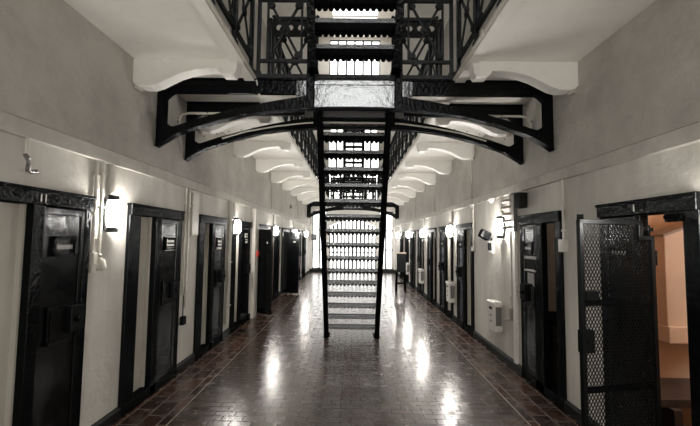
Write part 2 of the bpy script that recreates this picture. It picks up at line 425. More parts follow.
def cell_door(s, a, b, idx, name, label, near=.14, mid0=.43, mid1=.54, far=.09, opened=None, fill=True, detail=True):
    """s: side; a..b along the corridor.  near jamb, bay, middle post, leaf, far jamb (fractions of the width in metres)"""
    W = b - a
    r = empty(name, (s*WX, (a+b)/2, 0), label, 'cell door', None, 'structure')
    X = lambda d: s*(WX - d)                      # d = how far it stands out of the wall
    m0 = a + W*mid0; m1 = a + W*mid1; n1 = a + near; f0 = b - far
    fr = MB(); J = .1 if fill else .03
    fr.box(X(-J), X(.03), a, n1, 0, DT - .10)
    fr.box(X(-J), X(.035), m0, m1, 0, DT - .10)
    fr.box(X(-.1), X(.028), f0, b, 0, DT - .10)
    fr.box(X(-.1), X(.045), a, b, DT - .105, DT)
    fr.box(X(-.02), X(.052), a - .01, b + .01, DT - .018, DT + .004)
    fr.box(X(-.1), X(.035), a, b, 0, .10)
    F = fr.build('door_frame', M['black'], r, bevel=.006)
    if detail:
        rv = MB()
        for k in range(22):
            z = .15 + k*(DT - .32)/21
            rv.dome((X(.035), m1 - .022, z), .009, (-s, 0, 0), 6)
            if k % 2 == 0: rv.dome((X(.035), m0 + .022, z), .007, (-s, 0, 0), 6)
        for k in range(10): rv.dome((X(.045), a + .06 + k*(W-.12)/9, DT - .06), .008, (-s, 0, 0), 6)
        rv.build('rivets', M['black'], F)
    if fill:
        pm = MB(); pm.box(X(-.055), X(-.085), n1, m0, .10, DT - .1)
        pm.box(X(-.02), X(-.09), m0 - .016, m0, .10, DT - .1)
        pm.build('cream_panel', M['panel'], r)
    # leaf
    wl = f0 - m1
    L = empty('leaf_pivot', (0, 0, 0)) if False else None
    lm = MB()
    if opened is None:
        lm.box(X(-.07), X(.012), m1, f0, .03, DT - .105)
        lm.box(X(.0), X(.022), m1 + .005, m1 + .04, .05, DT - .12); lm.box(X(.0), X(.022), f0 - .04, f0 - .005, .05, DT - .12)
        lm.box(X(.0), X(.02), m1, f0, DT - .16, DT - .11); lm.box(X(.0), X(.02), m1, f0, .05, .13)
        lf = lm.build('door_leaf', M['leaf'], r, bevel=.005)
        yc = (m1 + f0)/2
        if detail:
            h = MB()
            h.box(X(.02), X(.034), yc - .11, yc + .11, 1.455, 1.475); h.box(X(.02), X(.034), yc - .11, yc + .11, 1.575, 1.595)
            h.box(X(.02), X(.034), yc - .11, yc - .09, 1.455, 1.595); h.box(X(.02), X(.034), yc + .09, yc + .11, 1.455, 1.595)
            hh = h.build('peep_hatch', M['black'], lf)
            h = MB(); h.box(X(.02), X(.027), yc - .075, yc + .075, 1.505, 1.535); h.build('slot', M['grey'], hh)
            h = MB(); h.box(X(.02), X(.03), yc - .12, yc + .12, .88, 1.12); h.box(X(.02), X(.04), yc - .12, yc + .12, .86, .885)
            h.box(X(.03), X(.038), yc - .10, yc + .10, .91, 1.09)
            h.build('food_flap', M['leaf'], lf, bevel=.003)
            h = MB(); h.box(X(.02), X(.075), f0 - .16, f0 - .03, .92, 1.10)
            h.tube([(X(.075), f0 - .10, 1.01), (X(.10), f0 - .10, 1.01)], .022, 10)
            h.build('lock', M['dark'], lf, bevel=.004)
            h = MB()
            for k in range(6): h.dome((X(.02), yc - .09 + .035*k, 1.22 + .012*(k % 3)), .007, (-s, 0, 0), 6)
            for k in range(5): h.dome((X(.02), yc + .07, 1.66 + .028*k), .006, (-s, 0, 0), 6)
            h.build('studs', M['black'], lf)
        else:
            h = MB(); h.box(X(.02), X(.06), f0 - .15, f0 - .04, .92, 1.10); h.build('lock', M['dark'], lf)
    else:
        # the leaf hangs on the near jamb and stands out into the corridor
        wl2, ang = opened
        dx, dy = math.sin(ang), -math.cos(ang)     # ang 90 deg = straight out
        p0 = Vector((X(.06), a + .03, 0)); p1 = p0 + Vector((-s*wl2*dx, wl2*dy, 0))
        for z0, z1, t in ((.04, DT - .12, .035), (.04, .16, .05), (DT - .22, DT - .12, .05), (.95, 1.05, .05)):
            lm.bar(p0 + Vector((0, 0, (z0+z1)/2)), p1 + Vector((0, 0, (z0+z1)/2)), t, z1 - z0)
        lf = lm.build('door_leaf', M['leaf'], r, bevel=.004)
        h = MB(); mid = p0.lerp(p1, .62)
        h.bar(mid + Vector((-.0, -.03, 1.5)), mid + Vector((.07, -.03, 1.5)), .02, .04)
        h.build('label_plate', M['ivory'], lf)
    return r

SIDES = {-1: 'left', 1: 'right'}
for i, (a, b) in enumerate(L_DOORS):
    if i == 0: lab = 'black riveted cell door numbered 11 at the left edge'
    elif i in L_OPEN: lab = 'cell doorway on the left wall, %s from camera, black leaf swung out' % ORD[i]
    else: lab = 'closed black and cream cell door, %s from the camera on the left wall' % ORD[i]
    cell_door(-1, a, b, i, 'door_%d' % (i + 1), lab, near=.19, mid0=.50 if i == 0 else .44, mid1=.58 if i == 0 else .545, far=.06 if i == 0 else .09,
              opened=((.46, math.radians(48)) if i == 4 else (.46, math.radians(84))) if i in L_OPEN else None, fill=True, detail=i < 5)
for i, (a, b) in enumerate(R_DOORS):
    if i == 0: lab = 'open cell doorway numbered 1 beside the mesh gate, showing peach cell'
    elif i == 1: lab = 'black cell door half open beyond the mesh gate, tan cell inside'
    else: lab = 'closed black and cream cell door, %s from the camera on the right wall' % ORD[i]
    kw = dict(near=.115, mid0=.50, mid1=.57, far=.05) if i == 0 else (dict(near=.11, mid0=.40, mid1=.60, far=.06) if i == 1 else dict(near=.12, mid0=.47, mid1=.58, far=.10))
    cell_door(1, a, b, i, 'door_%d' % (len(L_DOORS) + i + 1), lab, fill=i not in R_OPEN, detail=i < 4, **kw)

# numbers and plates on the doors
def place_number(door, txt, size, s, y, z, d):
    me = number_mesh(txt, size); me.materials.clear(); me.materials.append(M['number'])
    o = bpy.data.objects.new('door_number', me); C.objects.link(o); o.parent = door
    o.rotation_euler = (PI/2, 0, -s*PI/2)
    o.location = (s*(WX - d) - door['_o'][0], y - door['_o'][1], z)
    return o
DO = {o.name: o for o in C.objects if o.name.startswith('door_') and o.type == 'EMPTY'}
place_number(DO['door_1'], '11', .075, -1, 2.50, 1.815, .047)
place_number(DO['door_11'], '1', .075, 1, 2.79, 1.82, .047)
def lam_plate(door, s, y0, y1, z0, z1, d):
    b = MB(); b.box(s*(WX-d), s*(WX-d-.006), y0, y1, z0, z1)
    o = b.build('name_plate', M['ivory'], door)
    b = MB()
    for k in range(3):
        z = z0 + (z1 - z0)*(.2 + .27*k); b.box(s*(WX-d-.006), s*(WX-d-.0075), y0 + .02 + .01*k, y1 - .02, z, z + (z1-z0)*.12)
    b.build('printed_lines', M['dark'], o)
lam_plate(DO['door_2'], -1, 4.22, 4.44, 1.45, 1.60, .024)
lam_plate(DO['door_3'], -1, 5.82, 6.02, 1.42, 1.60, .024)
lam_plate(DO['door_4'], -1, 7.32, 7.50, 1.50, 1.68, .024)
# bolt bracket in the top near corner of the numbered right doorway
b = MB(); b.box(WX-.0, WX-.03, 2.39, 2.54, 1.735, 1.795); b.tube([(WX-.03, 2.40, 1.765), (WX-.03, 2.53, 1.765)], .018, 8)
b.ring((WX-.035, 2.44, 1.76), .022, .008, (1, 0, 0)); b.ring((WX-.035, 2.50, 1.76), .022, .008, (1, 0, 0))
b.build('bolt_bracket', M['black'], DO['door_11'])
b = MB(); b.box(WX-.02, WX-.05, 4.30, 4.58, 1.40, 1.43); b.box(WX-.02, WX-.05, 4.30, 4.58, 1.26, 1.28); b.box(WX-.02, WX-.028, 4.32, 4.55, 1.10, 1.24)
b.build('notice_holder', M['grey'], DO['door_12'])

# the two cells that stand open
def cell(x1, y0, y1, m, name, label, yo0, yo1, glass):
    T = .06; X0 = WX + .10; Z1 = 2.6
    c = MB()
    c.box(X0, x1, y1, y1 + T, 0, Z1); c.box(X0, x1, y0 - T, y0, 0, Z1)
    yc = (y0 + y1)/2
    c.box(x1, x1 + T, y0 - T, y1 + T, 0, 1.5); c.box(x1, x1 + T, y0 - T, y1 + T, 2.2, Z1)
    c.box(x1, x1 + T, y0 - T, yc - .35, 1.5, 2.2); c.box(x1, x1 + T, yc + .35, y1 + T, 1.5, 2.2)
    c.box(X0, x1 + T, y0 - T, y1 + T, Z1, Z1 + T)
    # inner face of the corridor wall round the doorway
    c.box(X0, X0 + .004, y0, yo0, 0, Z1); c.box(X0, X0 + .004, yo1, y1, 0, Z1); c.box(X0, X0 + .004, yo0, yo1, 1.9, Z1)
    f = structure(c, name, m, label, 'wall')
    f2 = MB(); f2.box(WX, x1, y0, y1, -.1, .004)
    f2.build('cell_floor', M['cellfloor'], f)
    w = MB(); w.box(x1 + .03, x1 + .05, yc - .35, yc + .35, 1.5, 2.2); ww = w.build('added_pane', glass, f)  # unseen glowing pane added to light the cell
    w = MB()
    for k in range(6): w.tube([(x1 + .01, yc - .3 + .12*k, 1.5), (x1 + .01, yc - .3 + .12*k, 2.2)], .012, 8)
    w.build('added_pane_bars', M['black'], f)
    return f
cell(4.3, 2.05, 3.42, M['peach'], 'wall_cell_near', 'peach painted cell walls seen through the near right doorway', 2.30, 3.2, M['celllight'])
cell(4.3, 3.60, 5.05, M['tan'], 'wall_cell_far', 'tan painted cell walls seen through the second right doorway', 3.80, 4.72, M['celllightlow'])
lk = empty('locker', (2.75, 3.42, .8), 'pale peach wall locker with a slanted top inside the near right cell', 'locker')
b = MB(); b.prism([(2.55, .93), (3.12, .93), (3.12, 1.86), (2.55, 1.66)], 'y', 3.22, 3.419); b.build('carcass', M['peachlight'], lk, bevel=.006)
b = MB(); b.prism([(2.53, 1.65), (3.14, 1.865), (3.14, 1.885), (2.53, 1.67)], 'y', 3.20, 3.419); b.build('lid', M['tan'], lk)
b = MB(); b.box(2.53, 3.14, 3.18, 3.419, .80, .93); b.build('ledge', M['peachlight'], lk, bevel=.006)
b = MB(); b.box(2.78, 2.86, 3.205, 3.222, .97, 1.02); b.tube([(2.82, 3.2, .99), (2.82, 3.215, .99)], .012, 8); b.build('latch', M['worn'], lk)
bn = empty('bench', (3.2, 3.1, 0), 'low dark timber bench inside the near right cell', 'bench')
b = MB(); b.box(2.25, 4.25, 2.95, 3.41, .40, .46); b.build('bench_top', M['bench'], bn, bevel=.006)
for x in (2.35, 3.2, 4.1):
    b = MB(); b.box(x - .03, x + .03, 2.9, 3.38, .004, .40); b.build('leg', M['bench'], bn)

bn = empty('bunk', (3.2, 4.8, 0), 'dark boxed bunk inside the second right cell', 'bunk')
b = MB(); b.box(2.25, 4.2, 4.45, 5.04, .004, .66); b.build('bunk_box', M['bench'], bn, bevel=.01)
b = MB(); b.box(2.25, 4.2, 4.43, 5.04, .66, .72); b.build('mattress', M['dark'], bn, bevel=.02)

# ------------------------------------------------------------------ the mesh gate
GP = Vector((2.0, 2.62, 0)); GA = Vector((1.43, 2.49, 0))
gdir = (GA - GP).normalized(); GW = (GA - GP).length
gate = empty('mesh_gate', GP, 'black expanded mesh gate swung out from the near right cell doorway', 'gate')
gate.rotation_euler = (0, 0, math.atan2(gdir.y, gdir.x)); gate['_o'] = [0, 0, 0]
b = MB(); H0, H1 = .09, 1.745; t = .03; NW = .095; NZ = 1.645
b.box(GW-t, GW, -t/2, t/2, H0, H1); b.box(NW, GW, -t/2, t/2, H1-t, H1); b.box(NW, NW+t, -t/2, t/2, NZ-t, H1)
b.box(0, NW+t, -t/2, t/2, NZ-t, NZ); b.box(0, t, -t/2, t/2, H0, NZ); b.box(0, GW, -t/2, t/2, H0, H0+t)
b.build('gate_frame', M['dark'], gate, bevel=.003)
for z in (1.215, .68):
    b = MB(); b.box(t, GW-t, -.012, .012, z-.018, z+.018); b.build('cross_rail', M['black'], gate, bevel=.003)
b = MB()
dw, dh = .0245, .042; nz = int((H1-H0)/dh) + 1; W0, W1, Z0, Z1 = t*.6, GW-t*.6, H0+t*.6, H1-t*.6
k0 = -int((W1-W0)/dw) - 2
def clip(u0, z0, du, dz):
    lo, hi = 0.0, 1e9
    for p, d, mn, mx in ((u0, du, W0, W1), (z0, dz, Z0, Z1)):
        t0, t1 = (mn-p)/d, (mx-p)/d
        if t0 > t1: t0, t1 = t1, t0
        lo, hi = max(lo, t0), min(hi, t1)
    return (lo, hi) if hi > lo + .004 else None
for sg in (1, -1):
    tot = int((Z1-Z0)/dh + (W1-W0)/dw) + 2
    for k in range(tot):
        if sg == 1: u0, z0 = W0, Z0 + dh*(k - int((W1-W0)/dw) - 1); du, dz = dw, dh
        else: u0, z0 = W0, Z0 + dh*k; du, dz = dw, -dh
        c = clip(u0, z0, du, dz)
        if not c: continue
        A = (u0 + du*c[0], z0 + dz*c[0]); B = (u0 + du*c[1], z0 + dz*c[1])
        # keep the notched corner open
        def cut(A, B):
            pts = [(A[0] + (B[0]-A[0])*q/24, A[1] + (B[1]-A[1])*q/24) for q in range(25)]
            ok = [p for p in pts if not (p[0] < NW+t/2 and p[1] > NZ-t/2)]
            return (ok[0], ok[-1]) if len(ok) > 1 else None
        ab = cut(A, B)
        if ab: b.bar((ab[0][0], 0, ab[0][1]), (ab[1][0], 0, ab[1][1]), .0042, .004, up=(0, 1, 0))
b.build('expanded_mesh', M['dark'], gate)
b = MB(); b.box(GW-.085, GW+.004, -.022, .022, .91, 1.05); b.tube([(GW-.04, -.03, .98), (GW-.04, .03, .98)], .014, 8); b.build('lock_box', M['dark'], gate, bevel=.004)
b = MB(); b.box(GW-.13, GW-.035, -.018, .018, 1.233, 1.29); b.tube([(GW-.11, -.02, 1.26), (GW-.11, -.05, 1.26), (GW-.05, -.05, 1.26), (GW-.05, -.02, 1.26)], .007, 8); b.build('handle', M['dark'], gate, bevel=.003)
b = MB(); b.box(.005, .075, -.012, .012, 1.675, 1.70); b.box(.03, .05, -.014, .014, 1.645, 1.715); b.box(.05, NW, -.01, .01, 1.68, 1.695); b.build('top_bolt', M['black'], gate, bevel=.002)
b = MB(); b.tube([(GW-.02, 0, H1), (GW-.02, 0, H1+.03)], .02, 10); b.build('top_stop', M['black'], gate)
for z in (.35, 1.5):
    b = MB(); b.tube([(-.012, 0, z-.05), (-.012, 0, z+.05)], .014, 10); b.build('hinge', M['black'], gate)

# ------------------------------------------------------------------ gallery consoles
def console(s, y, label):
    r = empty('console', (s*WX, y, GZ), label, 'bracket', 'curved consoles under the galleries')
    low = [(0, .225), (.03, .252), (.09, .268), (.165, .27), (.24, .248), (.32, .205), (.41, .16), (.50, .13), (.60, .107), (.69, .098), (.785, .098), (.80, .125), (.83, .148), (.93, .15), (.955, .11), (.965, .02)]
    b = MB()
    T = .13
    b.strip([(s*(WX - a), GZ - .0005) for a, d in low], [(s*(WX - a), GZ - d) for a, d in low], y - T/2, y + T/2)
    b.build('web', M['white'], r, bevel=.004)
    b = MB()   # raised bead along the curve
    for (a0, d0), (a1, d1) in zip(low[1:11], low[2:11]):
        b.bar((s*(WX-a0), y - T/2 - .004, GZ - d0 + .008), (s*(WX-a1), y - T/2 - .004, GZ - d1 + .008), .012, .016)
    b.build('bead', M['white'], r)
    b = MB(); b.box(s*WX, s*(WX-.05), y - .04, y + .04, GZ - .28, GZ - .225); b.build('wall_pad', M['pipe'], r, bevel=.005)
    return r
CY = [3.56 + 1.52*k for k in range(9)]
for s in (-1, 1):
    for k, y in enumerate(CY):
        console(s, y, 'white curved console under the %s gallery, %s from the camera' % (SIDES[s], ORD[k]))

# ------------------------------------------------------------------ railings
def cross_mesh(y0, y1, z0, z1):
    """one X panel with centre ring and end rosettes in the x=0 plane"""
    b = MB(); my, mz = (y0+y1)/2, (z0+z1)/2
    for q in (1, -1):
        A = Vector((0, y0, mz - q*(z1-z0)/2)); B = Vector((0, y1, mz + q*(z1-z0)/2))
        b.bar(A, B, .026, .016, up=(1, 0, 0))
        for P in (A.lerp(B, .04), A.lerp(B, .96)):
            b.tube([(-.018, P.y, P.z), (.018, P.y, P.z)], .034, 12)
            b.ring((0, P.y, P.z), .03, .011, (1, 0, 0), 12, 6)
    b.ring((0, my, mz), .046, .013, (1, 0, 0), 16, 6); b.tube([(-.02, my, mz), (.02, my, mz)], .02, 12)
    return b

def frieze(b, y0, y1, z0, z1, th):
    k = max(1, round((y1-y0)/.15)); w = (y1-y0)/k; R = min(w, z1-z0)*.29
    N = 16
    for c in range(k):
        ya, yb = y0 + c*w, y0 + (c+1)*w; my, mz = (ya+yb)/2, (z0+z1)/2
        sq, ci = [], []
        for i in range(N):
            a = 2*PI*i/N + PI/4; ca, sa = math.cos(a), math.sin(a); m_ = max(abs(ca), abs(sa))
            sq.append((my + ca/m_*w/2, mz + sa/m_*(z1-z0)/2)); ci.append((my + ca*R, mz + sa*R))
        vs = [(-th, *p) for p in sq] + [(-th, *p) for p in ci] + [(th, *p) for p in sq] + [(th, *p) for p in ci]
        fs = []
        for i in range(N):
            j = (i+1) % N
            fs += [(i, j, N+j, N+i), (2*N+i, 3*N+i, 3*N+j, 2*N+j), (N+i, N+j, 3*N+j, 3*N+i)]
        b.add(vs, fs)

def railing(root, length, n, parent=None, ins=.075):
    """runs along local +y from 0; returns nothing, adds parts under root (or under `parent`)"""
    P = parent if parent is not None else root
    w = length/n
    b = MB(); b.box(-.026, .026, 0, length, 1.0, 1.025); b.tube([(0, 0, 1.03), (0, length, 1.03)], .024, 8)
    b.build('handrail', M['rail'], P, shift=(0, 0, 0))
    b = MB(); b.box(-.016, .016, 0, length, .80, .825); b.build('middle_rail', M['rail'], P, shift=(0, 0, 0))
    b = MB(); b.box(-.016, .016, 0, length, .135, .17); b.build('bottom_rail', M['rail'], P, shift=(0, 0, 0))
    b = MB(); frieze(b, 0, length, .825, 1.0, .008); b.build('frieze', M['rail'], P, shift=(0, 0, 0))
    pm = None
    for i in range(n + 1):
        if pm is None:
            b = MB(); b.box(-.018, .018, -.018, .018, 0, 1.025); b.box(-.03, .03, -.03, .03, 0, .04); b.dome((0, 0, 1.05), .028, (0, 0, 1))
            pm = b.build('post', M['rail'], P, shift=(0, 0, 0)); o = pm
        else:
            o = pm.copy(); C.objects.link(o); o.parent = P
        o.location = (0, i*w, 0)
    cm = None
    for i in range(n):
        if cm is None:
            b = cross_mesh(ins, w - ins, .195, .78)
            b.box(-.013, .013, ins - .035, ins - .013, .135, .805); b.box(-.013, .013, w-ins+.013, w-ins+.035, .135, .805)
            cm = b.build('cross_brace', M['rail'], P, shift=(0, 0, 0)); o = cm
        else:
            o = cm.copy(); C.objects.link(o); o.parent = P
        o.location = (0, i*w, 0)

BY0, BY1 = 3.97, 4.68       # the bridge
def rail_thing(x, y0, y1, n, label):
    r = empty('railing', (x, y0, FZ), label, 'railing', 'iron gallery railings'); r['_o'] = [0, 0, 0]
    railing(r, y1 - y0, n)
    return r
for s in (-1, 1):
    rail_thing(s*(GX + .03), YR + .1, BY0 - .06, 11, 'black iron lattice railing on the %s gallery nearer than the footbridge' % SIDES[s])
    rail_thing(s*(GX + .03), BY1 + .06, 17.2, 20, 'black iron lattice railing on the %s gallery beyond the footbridge' % SIDES[s])

# ------------------------------------------------------------------ the footbridge with its arched girders
def girder(b, y0, y1, plate=True):
    low = [(-2.045, 2.53), (-2.0, 2.56), (-1.81, 2.672), (-1.48, 2.785), (-1.13, 2.872), (-.86, 2.912), (-.55, 2.937), (-.28, 2.947), (0, 2.95)]
    top = 3.249
    # post against the wall
    for s in (-1, 1):
        def m(pts): return [(s*-x if s > 0 else x, z) for x, z in pts]
        ptl = m([(-2.045, top), (-1.985, top), (-1.95, top)]); ptb = m([(-2.045, 2.53), (-1.985, 2.567), (-1.95, 2.605)])
        b.strip(ptl, ptb, y0, y1)
        # upper chord
        b.strip(m([(-1.95, top), (-1.2, top), (-.42, top)]), m([(-1.95, 3.095), (-1.2, 3.095), (-.42, 3.095)]), y0, y1)
        # fillets of the opening
        b.prism(m([(-1.95, 3.095), (-1.95, 3.03), (-1.905, 3.075), (-1.87, 3.095)]), 'y', y0, y1)
        b.prism(m([(-1.95, 2.78), (-1.95, 2.71), (-1.86, 2.735), (-1.90, 2.745)]), 'y', y0, y1)
        # arched rib
        xs = [-1.95, -1.81, -1.65, -1.48, -1.3, -1.13, -.95, -.75, -.57, -.42]
        def lz(x):
            for (x0, z0), (x1, z1) in zip(low, low[1:]):
                if x0 <= x <= x1: return z0 + (z1-z0)*(x-x0)/(x1-x0)
            return 2.95
        up = {-1.95: 2.715, -1.81: 2.757, -1.65: 2.813, -1.48: 2.862, -1.3: 2.913, -1.13: 2.957, -.95: 2.995, -.75: 3.033, -.57: 3.062, -.42: 3.095}
        b.strip(m([(x, up[x]) for x in xs]), m([(x, lz(x)) for x in xs]), y0, y1)
        # bottom flange
        pts = [(-2.04, 2.53)] + low[1:]
        for (xa, za), (xb, zb) in zip(pts, pts[1:]):
            A = m([(xa, za)])[0]; B = m([(xb, zb)])[0]
            b.bar((A[0], (y0+y1)/2, A[1]), (B[0], (y0+y1)/2, B[1]), (y1-y0) + .05, .014)
        b.box(s*.42, s*2.045, y0 - .02, y1 + .02, top - .012, top)
    return b

def footbridge(y0, y1, label, gap, group='iron footbridges between the galleries'):
    r = empty('footbridge', (0, y0, FZ), label, 'footbridge', group)
    for y, nm in ((y0, 'front_girder'), (y1, 'rear_girder')):
        g = girder(MB(), y - .025, y + .025)
        G = g.build(nm, M['black'], r)
        rv = MB()
        for s in (-1, 1):
            for k in range(16): rv.dome((s*(.55 + k*.09), y - .025, 3.165), .009, (0, -1, 0), 6)
            for k in range(9):
                x = .62 + k*.15; rv.dome((s*x, y - .025, 3.0 - .00*k - (.13*(x-.6)**1.5)), .008, (0, -1, 0), 6)
            for k in range(4): rv.dome((s*1.99, y - .025, 2.62 + .15*k), .009, (0, -1, 0), 6)
        rv.build('rivets', M['black'], G)
        p = MB(); p.box(-.42, .42, y - .018, y + .018, 2.95, 3.24); p.box(-.43, .43, y - .035, y + .035, 2.945, 2.965); p.box(-.43, .43, y-.03, y+.03, 3.195, 3.24)
        p.build('centre_plate', M['plate'], G)
        for s in (-1, 1):
            p = MB(); p.box(s*.42, s*.60, y - .03, y - .018, 3.07, 3.24); p.build('side_plate', M['plate'], G)
        for s in (-1, 1):
            p = MB(); p.box(s*.415, s*.495, y - .06, y - .026, 2.945, 3.62 if gap and y == y0 else 3.24); p.build('upright', M['black'], G, bevel=.006)
    d = MB(); d.box(-GX, GX, y0 - .04, y1 + .04, 3.24, FZ)
    d.box(-GX, GX, y0 - .055, y0 - .03, 3.252, 3.272)
    d.build('deck', M['tread'], r, bevel=.004)
    d = MB(); d.box(-GX + .002, GX - .002, y0 + .03, y1 - .03, 3.205, 3.24); d.build('soffit_board', M['soffit'], r)
    for (yy, g, nm) in ((y0, gap, 'railing'), (y1, gap if gap else 0, 'railing')):
        spans = [(-GX + .03, -.47), (.47, GX - .03)] if g else [(-GX + .03, GX - .03)]
        for (xa, xb) in spans:
            h = bpy.data.objects.new(nm, None); C.objects.link(h); h.parent = r; h['_o'] = [0, 0, 0]
            h.location = (xa, yy - y0, 0); h.rotation_euler = (0, 0, -PI/2)
            # local +y runs to world +x
            railing(h, xb - xa, 1 if g else 4, ins=.115 if g else .075)
    return r
footbridge(BY0, BY1, 'black iron arched footbridge across the corridor where the two stair flights meet', True)
footbridge(17.3, 17.98, 'small distant iron footbridge in front of the bright end wall', False)

# ------------------------------------------------------------------ stairs
RISE, GO = .193, .1215
def tread_part(root, x0, x1, y, z):
    b = MB()
    # plate with raised rear lip, ribs under it
    b.box(x0, x1, y - .09, y + .09, z - .018, z)
    b.box(x0, x1, y - .098, y - .082, z - .036, z + .006, 1); b.box(x0, x1, y + .08, y + .096, z - .03, z)
    for k in range(7):
        x = x0 + (x1-x0)*(k+.5)/7; b.box(x - .006, x + .006, y - .085, y + .085, z - .030, z - .016)
    t = b.build('tread', [M['tread'], M['lip']], root)
    a = MB(); k = 15; w = (x1-x0)/k
    zt, zs = z - .02, z - .062
    for i in range(k):
        xa = x0 + i*w; poly = [(xa, zt), (xa, zs)]
        for q in range(7):
            an = PI + PI*q/6; poly.append((xa + w/2 + (w*.44)*math.cos(an), zs + .026*math.sin(an)))
        poly += [(xa + w, zs), (xa + w, zt)]
        a.prism(poly, 'y', y + .072, y + .084)
    a.build('scalloped_apron', M['black'], t)
    return t

def flight(name, yb, zb, n, hw, label, top_ext=0.0):
    r = empty(name, (0, yb, zb), label, 'staircase', 'steep iron stair flights')
    slope = Vector((0, -GO, RISE)).normalized()
    for s in (-1, 1):
        b = MB()
        p0 = Vector((s*(hw - .012), yb + .03, zb + .001)); L = math.hypot(GO, RISE)*(n + .35) + top_ext
        # C-channel: web plus two flanges turned inwards
        nrm = Vector((0, RISE, GO)).normalized()
        dpt = .115
        def slab(xa, xb, d0, d1):
            vs = []
            for t in (0, L):
                for x, d in ((xa, d0), (xb, d0), (xb, d1), (xa, d1)):
                    p = Vector((x, yb, zb)) + slope*t + nrm*d
                    vs.append(p)
            for v in vs[:4]:     # cut level with the floor
                if abs(slope.z) > 0: v += slope*((zb - v.z)/slope.z)
            b.add(vs, [(0,1,2,3),(7,6,5,4),(0,4,5,1),(1,5,6,2),(2,6,7,3),(3,7,4,0)])
        slab(s*(hw - .016), s*hw, -dpt, dpt); slab(s*(hw - .075), s*hw, -dpt - .014, -dpt); slab(s*(hw - .06), s*hw, dpt, dpt + .014)
        b.build('stringer', M['black'], r)
        bk = MB()
        for k in range(1, n):
            y, z = yb - GO*k, zb + RISE*k
            bk.box(s*(hw-.075), s*(hw-.016), y - .07, y + .07, z - .045, z - .02); bk.dome((s*(hw - .06), y - .098, z - .02), .01, (0, -1, 0), 6)
        bk.build('tread_brackets', M['black'], r)
    for k in range(1, n):
        tread_part(r, -hw + .018, hw - .018, yb - GO*k, zb + RISE*k)
    for s in (-1, 1):
        b = MB(); b.box(s*(hw-.085), s*(hw+.015), yb - .12, yb + .16, zb, zb + .012); b.build('foot_plate', M['black'], r)
    return r
flight('staircase', 6.60, 0.0, 17, .447, 'steep black iron stair rising from the brick floor to the footbridge')
flight('staircase', 3.91, FZ, 17, .455, 'steep black iron stair climbing above the footbridge, seen from below')
flight('staircase', 17.2, FZ, 17, .447, 'small distant iron stair climbing from the far footbridge')
lb = MB(); lb.box(-GX, GX, 1.0, 1.86, 6.45, 6.52)
single(lb, 'landing', M['soffit'], (0, 1.4, 6.45), 'upper landing slab at the head of the upper stair', 'landing', None, 'structure')
lb = MB(); lb.box(-GX, GX, 14.3, 15.1, 6.45, 6.52)
single(lb, 'landing', M['soffit'], (0, 14.7, 6.45), 'upper landing slab far along the corridor', 'landing', None, 'structure')

# ------------------------------------------------------------------ lamps
def lamp(s, y, label):
    r = empty('wall_lamp', (s*WX, y, 1.80), label, 'lamp', 'oval bulkhead wall lamps'); X = lambda d: s*(WX - d)
    zc, h = 1.785, .145
    b = MB()
    out = [(math.cos(2*PI*k/24)*.07, math.copysign(abs(math.sin(2*PI*k/24))**.75, math.sin(2*PI*k/24))*h) for k in range(24)]
    b.prism([(y + p[0], zc + p[1]) for p in out], 'x', X(.0), X(.035)); b.build('back_plate', M['dark'], r, bevel=.004)
    d = MB(); rings = []
    for j in range(7):
        t = j/6; sc = math.cos(t*PI/2*.93); dep = .035 + .10*math.sin(t*PI/2)
        rings.append([(X(dep), y + p[0]*.86*sc, zc + p[1]*.88*(sc**.6)) for p in out])
    vs = [v for R in rings for v in R]; fs = []
    for j in range(6):
        for k in range(24): fs.append((j*24+k, j*24+(k+1)%24, (j+1)*24+(k+1)%24, (j+1)*24+k))
    fs.append(tuple(6*24 + k for k in range(24)))
    d.add(vs, fs); d.build('diffuser', M['lamp' if y > 4 else ('lampnear' if y > 3 else 'lampdimmed')], r, smooth=True)
    for q in (-1, 1):
        c = MB()
        for k in range(8):
            a0, a1 = PI*k/8, PI*(k+1)/8
            c.bar((X(.03 + .06*math.sin(a0)), y - .062*math.cos(a0), zc + q*(h - .018)), (X(.03 + .06*math.sin(a1)), y - .062*math.cos(a1), zc + q*(h - .018)), .008, .034)
        c.box(X(.03), X(.075), y - .05, y + .05, zc + q*(h - .004), zc + q*(h + .008))
        c.build('end_cap', M['dark'], r)
    b = MB(); b.tube([(X(.014), y, zc + h - .01), (X(.014), y, 2.2)], .009, 8); b.build('conduit', M['pipe'], r)
    return r
LL = [0.0, 3.22, 6.66, 10.02, 13.35, 16.6]
RL = [2.02 - 3.2, 2.02, 5.32, 8.0, 11.1, 14.0, 17.2]
for k, y in enumerate(LL): lamp(-1, y, 'lit oval bulkhead lamp on the left wall, %s' % (['behind the photographer', 'nearest to the number 11 door', 'between the third and fourth doors', 'between the fifth and sixth doors', 'behind the doors swung open', 'nearest the far end'][k]))
for k, y in enumerate(RL): lamp(1, y, 'lit oval bulkhead lamp on the right wall, %s' % (['behind the photographer', 'just outside the near right doorway', 'beside the dark camera housing', 'above the second white box', 'above the third white box', 'above the fourth white box', 'nearest the far end'][k]))

